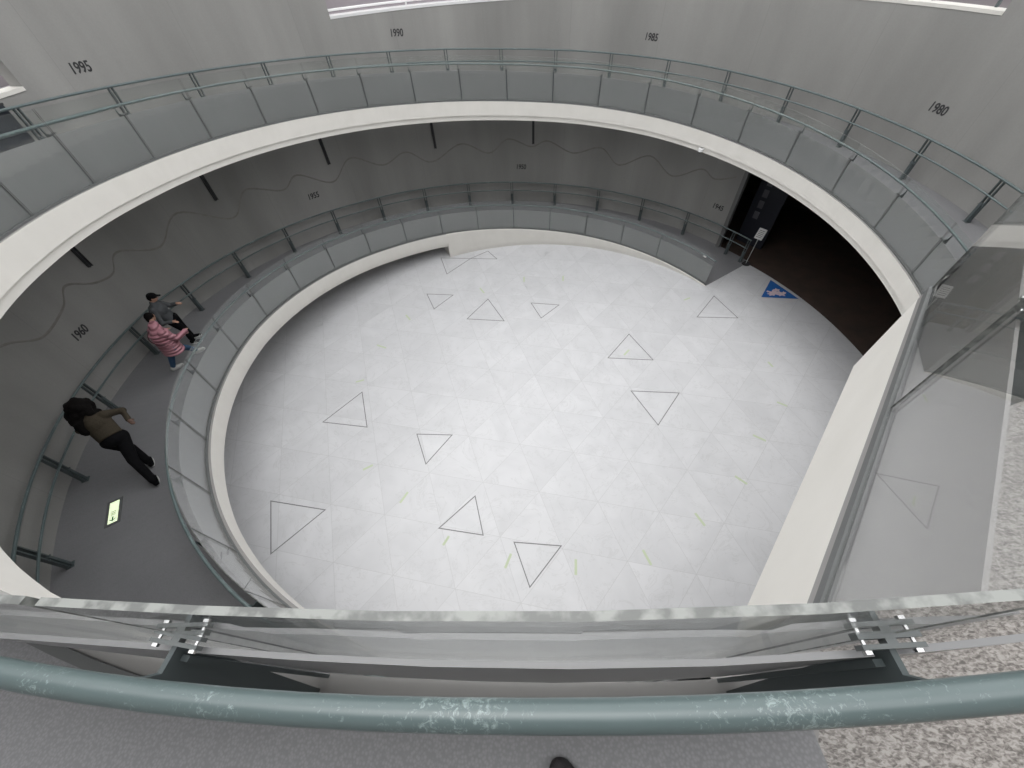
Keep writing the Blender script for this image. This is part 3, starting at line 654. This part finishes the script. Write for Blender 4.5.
def hand(mb, wr, d, up):
    """palm, four fingers of different length, side thumb; wr wrist, d direction, up palm normal"""
    d = Vector(d).normalized(); up = Vector(up); up = (up - d*up.dot(d)).normalized(); s = d.cross(up)
    mb.ball(wr + d*.045, .04, .04, .04, n=10)
    for k, (o_, l_) in enumerate(((-.032, .066), (-.011, .076), (.010, .070), (.030, .056))):
        a = wr + d*.075 + s*o_; b = a + d*l_*.55 - up*.008; c = b + d*l_*.42 - up*.022
        limb(mb, [wr + d*.03 + s*o_*.8, a, b, c], [.013, .0105, .0095, .008], 8)
    limb(mb, [wr + d*.02 - s*.028, wr + d*.05 - s*.058, wr + d*.085 - s*.066], [.014, .011, .009], 8)
def head(mb, c, f, upv=Z):
    """skull, jaw, nose, ears; f facing"""
    f = Vector(f).normalized(); upv = (Vector(upv) - f*Vector(upv).dot(f)).normalized(); s = f.cross(upv)
    rot = Matrix((s, f, upv)).transposed()
    mb.ball(c, .076, .094, .105, n=16, rot=rot); mb.ball(c + f*.03 - upv*.06, .052, .055, .055, n=12, rot=rot)
    bone(mb, c + f*.088 + upv*.012, c + f*.108 - upv*.018, .009, .013, 8)
    for q in (-1, 1): mb.ball(c + s*.08*q - upv*.005, .010, .02, .03, n=10, rot=rot)
    return f, upv, s, rot
def face(parent, c, f, s, upv, tone):
    for q in (-1, 1):
        b = MB(); b.ball(c + f*.088 + s*.032*q + upv*.01, .012, n=8); b.build('eye', M['black'], parent, smooth=True)
    b = MB(); b.ball(c + f*.086 - upv*.055, .02, .008, .007, n=10, rot=Matrix((s, f, upv)).transposed()); b.build('mouth', tone, parent, smooth=True)
lips = plain('lips', (.30, .10, .09), .5)
def person(root, hipc, chest, neck, headc, f, feet, knees, elbows, wrists, handdirs, skin, footdir, side, hw=.10):
    """returns the body mesh: one continuous surface"""
    b = MB(); side = Vector(side).normalized()
    oval(b, hipc - Z*.04, chest, .155, .11, .165, .11, side); b.ball(chest, .17, n=14); b.ball(hipc, .15, n=14)
    bone(b, chest + Z*.06, neck, .09, .055); bone(b, neck, headc, .052, .05); fr = head(b, headc, f)
    shs = [chest + Z*.10 + side*.175*q for q in (-1, 1)]
    for i, q in enumerate((-1, 1)):
        bone(b, chest + Z*.08 + side*.08*q, shs[i], .075, .058)
        limb(b, [shs[i], elbows[i], wrists[i]], [.056, .043, .028]); hand(b, wrists[i], handdirs[i], Z)
        hp = hipc + side*hw*q - Z*.03
        limb(b, [hp, knees[i], feet[i] + Z*.09], [.092, .06, .038])
        fd = Vector(footdir[i]).normalized(); limb(b, [feet[i] + Z*.045 - fd*.04, feet[i] + Z*.035 + fd*.08, feet[i] + Z*.03 + fd*.15], [.042, .036, .026])
    body = remesh('body', b, skin, root, .0105, 3); face(body, headc, fr[0], fr[2], fr[1], lips)
    return body, shs, fr
def V(*a): return Vector(a)
def clothes_legs(name, mat, root, hipc, knees, feet, side, hw=.10, fat=1.2, cuff=.11, seat=.175):
    b = MB(); side = Vector(side).normalized(); b.ball(hipc + Z*.0, seat, seat*.92, .15, n=14)
    for i, q in enumerate((-1, 1)):
        hp = hipc + side*hw*q - Z*.03; an = feet[i] + Z*cuff
        limb(b, [hp, knees[i], knees[i].lerp(an, .5), an], [.105*fat, .073*fat, .066*fat, .056*fat])
    return remesh(name, b, mat, root, .014, 3)
def shoes(mat, root, feet, footdir, sole=None):
    for i in range(2):
        fd = Vector(footdir[i]).normalized(); sd_ = V(-fd.y, fd.x, 0); b = MB()
        limb(b, [feet[i] + Z*.055 - fd*.05, feet[i] + Z*.05 + fd*.05, feet[i] + Z*.038 + fd*.17], [.05, .048, .036]); b.ball(feet[i] + Z*.09 - fd*.02, .05, n=12)
        so2 = remesh('shoe', b, mat, root, .010, 2)
        b = MB(); k = 14; pl = [feet[i] + fd*(.06 + .145*math.cos(2*math.pi*j/k)) + sd_*.052*math.sin(2*math.pi*j/k) for j in range(k)]
        prism(b, pl, feet[i].z + .004, feet[i].z + .026); b.build('sole', sole or M['shoe'], so2)

# woman with big dark hair, olive top, black trousers
fz = zf(211.5)
root = empty('person', (-7.7, -4.55, fz)); tag(root, 'person with big dark hair, olive-brown top and black trousers leaning forward on the lower ramp', 'person')
root2 = root; root = empty('tmpA'); bpy.data.objects.remove(root)
def at(rt):                                   # children are built in world space and then parented without moving
    for o in [o for o in C.objects if o.get('_w')]: pass
def W(x, y, z): return Vector((x, y, z)) - Vector(cur.location)
cur = root2; root = cur
fA = [W(-7.86, -4.34, zf(209.7)+.01), W(-7.45, -4.76, zf(212.6)+.01)]
hA = W(-8.02, -4.25, fz+.86); chA = W(-8.20, -4.10, fz+1.14); nkA = W(-8.28, -4.02, fz+1.34); hdA = W(-8.42, -3.93, fz+1.42)
knA = [W(-7.98, -4.25, fz+.47), W(-7.78, -4.50, fz+.46)]
sideA = V(.66, .75, 0); dA = V(-.75, .62, -.25)
elA = [W(-8.62, -4.18, fz+1.0), W(-8.08, -3.72, fz+1.02)]; wrA = [W(-8.62, -3.95, fz+.98), W(-7.86, -3.90, fz+.97)]
fdA = [V(-.7, .7, 0), V(-.7, .7, 0)]
bA, shA, frA = person(root, hA, chA, nkA, hdA, dA, fA, knA, elA, wrA, [V(0, 1, -.1), V(.9, -.5, -.1)], M['skinb'], fdA, sideA)
clothes_legs('trousers', M['black_cloth'], root, hA, knA, fA, sideA, fat=1.25, seat=.20)
b = MB(); oval(b, hA + Z*.05, chA, .20, .15, .215, .15, sideA); b.ball(chA, .205, n=14); bone(b, chA + Z*.06, nkA, .12, .075)
for i in range(2): limb(b, [chA + Z*.08, shA[i], elA[i], wrA[i]], [.10, .085, .07, .05])
remesh('jumper', b, M['olive'], root, .014, 4)
b = MB(); b.ball(hdA + Z*.02 - frA[0]*.03, .17, .17, .18, n=18)
for k in range(46):
    a = random.uniform(0, 6.28); e = random.uniform(-.75, 1); rr = .15; c = hdA + V(math.cos(a)*math.cos(e), math.sin(a)*math.cos(e), math.sin(e))*rr - frA[0]*.04
    if (c - hdA).dot(frA[0]) > .08 and c.z < hdA.z + .06: continue
    b.ball(c, random.uniform(.05, .075), n=8)
for k in range(16): b.ball(hdA - frA[0]*.13 - Z*(.03 + .012*k) + V(random.uniform(-.12, .12), random.uniform(-.12, .12), 0), .07, n=8)
HB = [((-8.42, -4.12, 3.68), .15), ((-8.32, -4.20, 3.62), .14), ((-8.5, -4.05, 3.74), .15), ((-8.28, -4.26, 3.56), .11)]
for p_, q_ in HB: b.ball(W(*p_), q_, n=12)
remesh('hair', b, M['hair'], root, .014, 1)
shoes(M['black_cloth'], root, fA, fdA)

# woman in pink puffer jacket and jeans
fz = zf(187); root = empty('person', (-8.95, -1.25, fz)); cur = root; tag(root, 'person in pink puffer jacket and blue jeans standing beside the one in a cap', 'person')
fC = [W(-9.17, -1.50, zf(189)+.01), W(-8.98, -.86, zf(185)+.01)]
hC = W(-8.82, -1.42, fz+.80); chC = W(-8.86, -1.36, fz+1.10); nkC = W(-8.95, -1.22, fz+1.32); hdC = W(-9.04, -1.08, fz+1.43)
knC = [W(-9.02, -1.46, fz+.44), W(-8.83, -1.12, fz+.44)]; sideC = V(.8, -.6, 0).normalized(); dC = V(.25, .95, -.1)
elC = [W(-9.17, -1.28, fz+.98), W(-8.55, -1.33, fz+.98)]; wrC = [W(-9.08, -1.05, fz+.95), W(-8.5, -1.08, fz+.97)]
sideC = V(.96, -.28, 0); fdC = [V(.6, .8, 0), V(.7, .7, 0)]
bC, shC, frC = person(root, hC, chC, nkC, hdC, dC, fC, knC, elC, wrC, [V(.3, 1, 0), V(-.3, 1, 0)], M['skin'], fdC, sideC)
clothes_legs('jeans', M['jeans'], root, hC, knC, fC, sideC, fat=1.0, seat=.15)
b = MB()
ax0, ax1 = hC - Z*.16, chC + Z*.06
for k in range(8): 
    c = ax0.lerp(ax1, k/7); tdir = (ax1-ax0).normalized(); kk = 1.0 + .10*(1-k/7); b.ball(c, .235*kk, .20*kk, .052, n=18); b.ball(c, .215*kk, .18*kk, .07, n=18)
bone(b, chC + Z*.05, nkC, .17, .095); b.ball(nkC - frC[0]*.03, .105, .10, .06, n=14)
for i in range(2):
    a0, a1, a2 = shC[i], elC[i], wrC[i]; seq = [a0.lerp(a1, t) for t in (0, .25, .5, .75, 1)] + [a1.lerp(a2, t) for t in (.33, .66, 1)]
    for k, p in enumerate(seq): b.ball(p, .092 - .004*k, n=12)
    limb(b, [chC + Z*.08, a0, a1, a2], [.12, .085, .075, .055])
jk = remesh('puffer_jacket', b, M['pinkcoat'], root, .014, 2)
b = MB(); pts_ = []
for k in range(13):
    a = math.pi*(k/12); pts_.append(chC + sideC*(-.20*math.cos(a)) - frC[0]*(.03 + .215*math.sin(a)) + Z*(.12 - .34*(k/12)))
b.tube(pts_, .012, 8); b.build('bag_strap', M['coatline'], jk, smooth=True)
b = MB(); b.ball(hdC + Z*.02 - frC[0]*.015, .092, .105, .105, n=16); b.ball(hdC - frC[0]*.045 - Z*.05, .085, .075, .09, n=14)
cut = MB(); remesh('hair', b, M['hair'], root, .012, 2)
shoes(M['shoe'], root, fC, fdC)
root.location += V(-.10, -.02, 0)

# man in dark cap and grey jacket pointing
fz = zf(183.2); root = empty('person', (-9.28, -.52, fz)); cur = root; tag(root, 'person in dark cap and grey jacket pointing with one arm', 'person')
fB = [W(-9.42, -.40, zf(182.6)+.01), W(-9.25, -.62, zf(184)+.01)]
hB = W(-9.32, -.58, fz+.88); chB = W(-9.36, -.66, fz+1.22); nkB = W(-9.34, -.66, fz+1.43); hdB = W(-9.29, -.60, fz+1.56)
knB = [W(-9.38, -.45, fz+.48), W(-9.22, -.60, fz+.48)]; dB = V(.85, .5, -.25); sideB = V(.5, -.85, 0)
sideB = V(-.35, .93, 0) * -1
elB = [W(-9.42, -.36, fz+1.05), W(-9.12, -.80, fz+1.10)]; elB = [W(-9.30, -.36, fz+1.12), W(-9.22, -.95, fz+1.02)]
wrB = [W(-9.12, -.36, fz+1.17), W(-9.05, -.86, fz+1.0)]
fdB = [V(.85, .5, 0), V(.85, .3, 0)]
bB, shB, frB = person(root, hB, chB, nkB, hdB, dB, fB, knB, elB, wrB, [V(1, .15, .1), V(.8, .3, -.2)], M['skin'], fdB, sideB)
clothes_legs('trousers', M['black_cloth'], root, hB, knB, fB, sideB, fat=1.1)
b = MB(); oval(b, hB - Z*.05, chB, .185, .14, .20, .14, sideB); b.ball(chB, .195, n=14); bone(b, chB + Z*.06, nkB, .12, .07)
for i in range(2): limb(b, [chB + Z*.08, shB[i], elB[i], wrB[i]], [.10, .08, .066, .05])
remesh('jacket', b, M['greyjk'], root, .014, 4)
b = MB(); f_ = frB[0]; s_ = frB[2]; up_ = frB[1]; rot = frB[3]
b.ball(hdB + up_*.045, .092, .108, .08, n=16, rot=rot); b.ball(hdB - f_*.03, .082, .085, .09, n=14, rot=rot)
for k in range(5): b.ball(hdB + up_*.045 + f_*(.09 + .018*k), .068 - .006*k, .02, .009, n=12, rot=rot)
remesh('cap', b, M['black_cloth'], root, .010, 1)
shoes(M['black_cloth'], root, fB, fdB)
root.location += V(-.14, .12, 0)

# toe of the photographer's shoe on the ramp at the bottom edge
zs_ = zf(631); root = empty('shoe', (.10, -8.06, zs_)); tag(root, 'dark fabric shoe with only its toe showing at the bottom edge', 'shoe')
b = MB(); limb(b, [V(.012, -.17, .055), V(.008, -.07, .052), V(0, .02, .045), V(-.012, .085, .032)], [.046, .05, .05, .034], 16); b.ball((.0, .06, .03), .052, .05, .03, n=16)
b.ball((.01, -.15, .09), .045, n=14); remesh('upper', b, M['shoeb'], root, .006, 3)
b = MB(); prism(b, [V(.0 + .058*math.cos(a)*(1+.15*math.sin(a)), -.04 + .155*math.sin(a), 0) for a in [2*math.pi*i/28 for i in range(28)]], .002, .024); b.build('sole', M['black'], root)
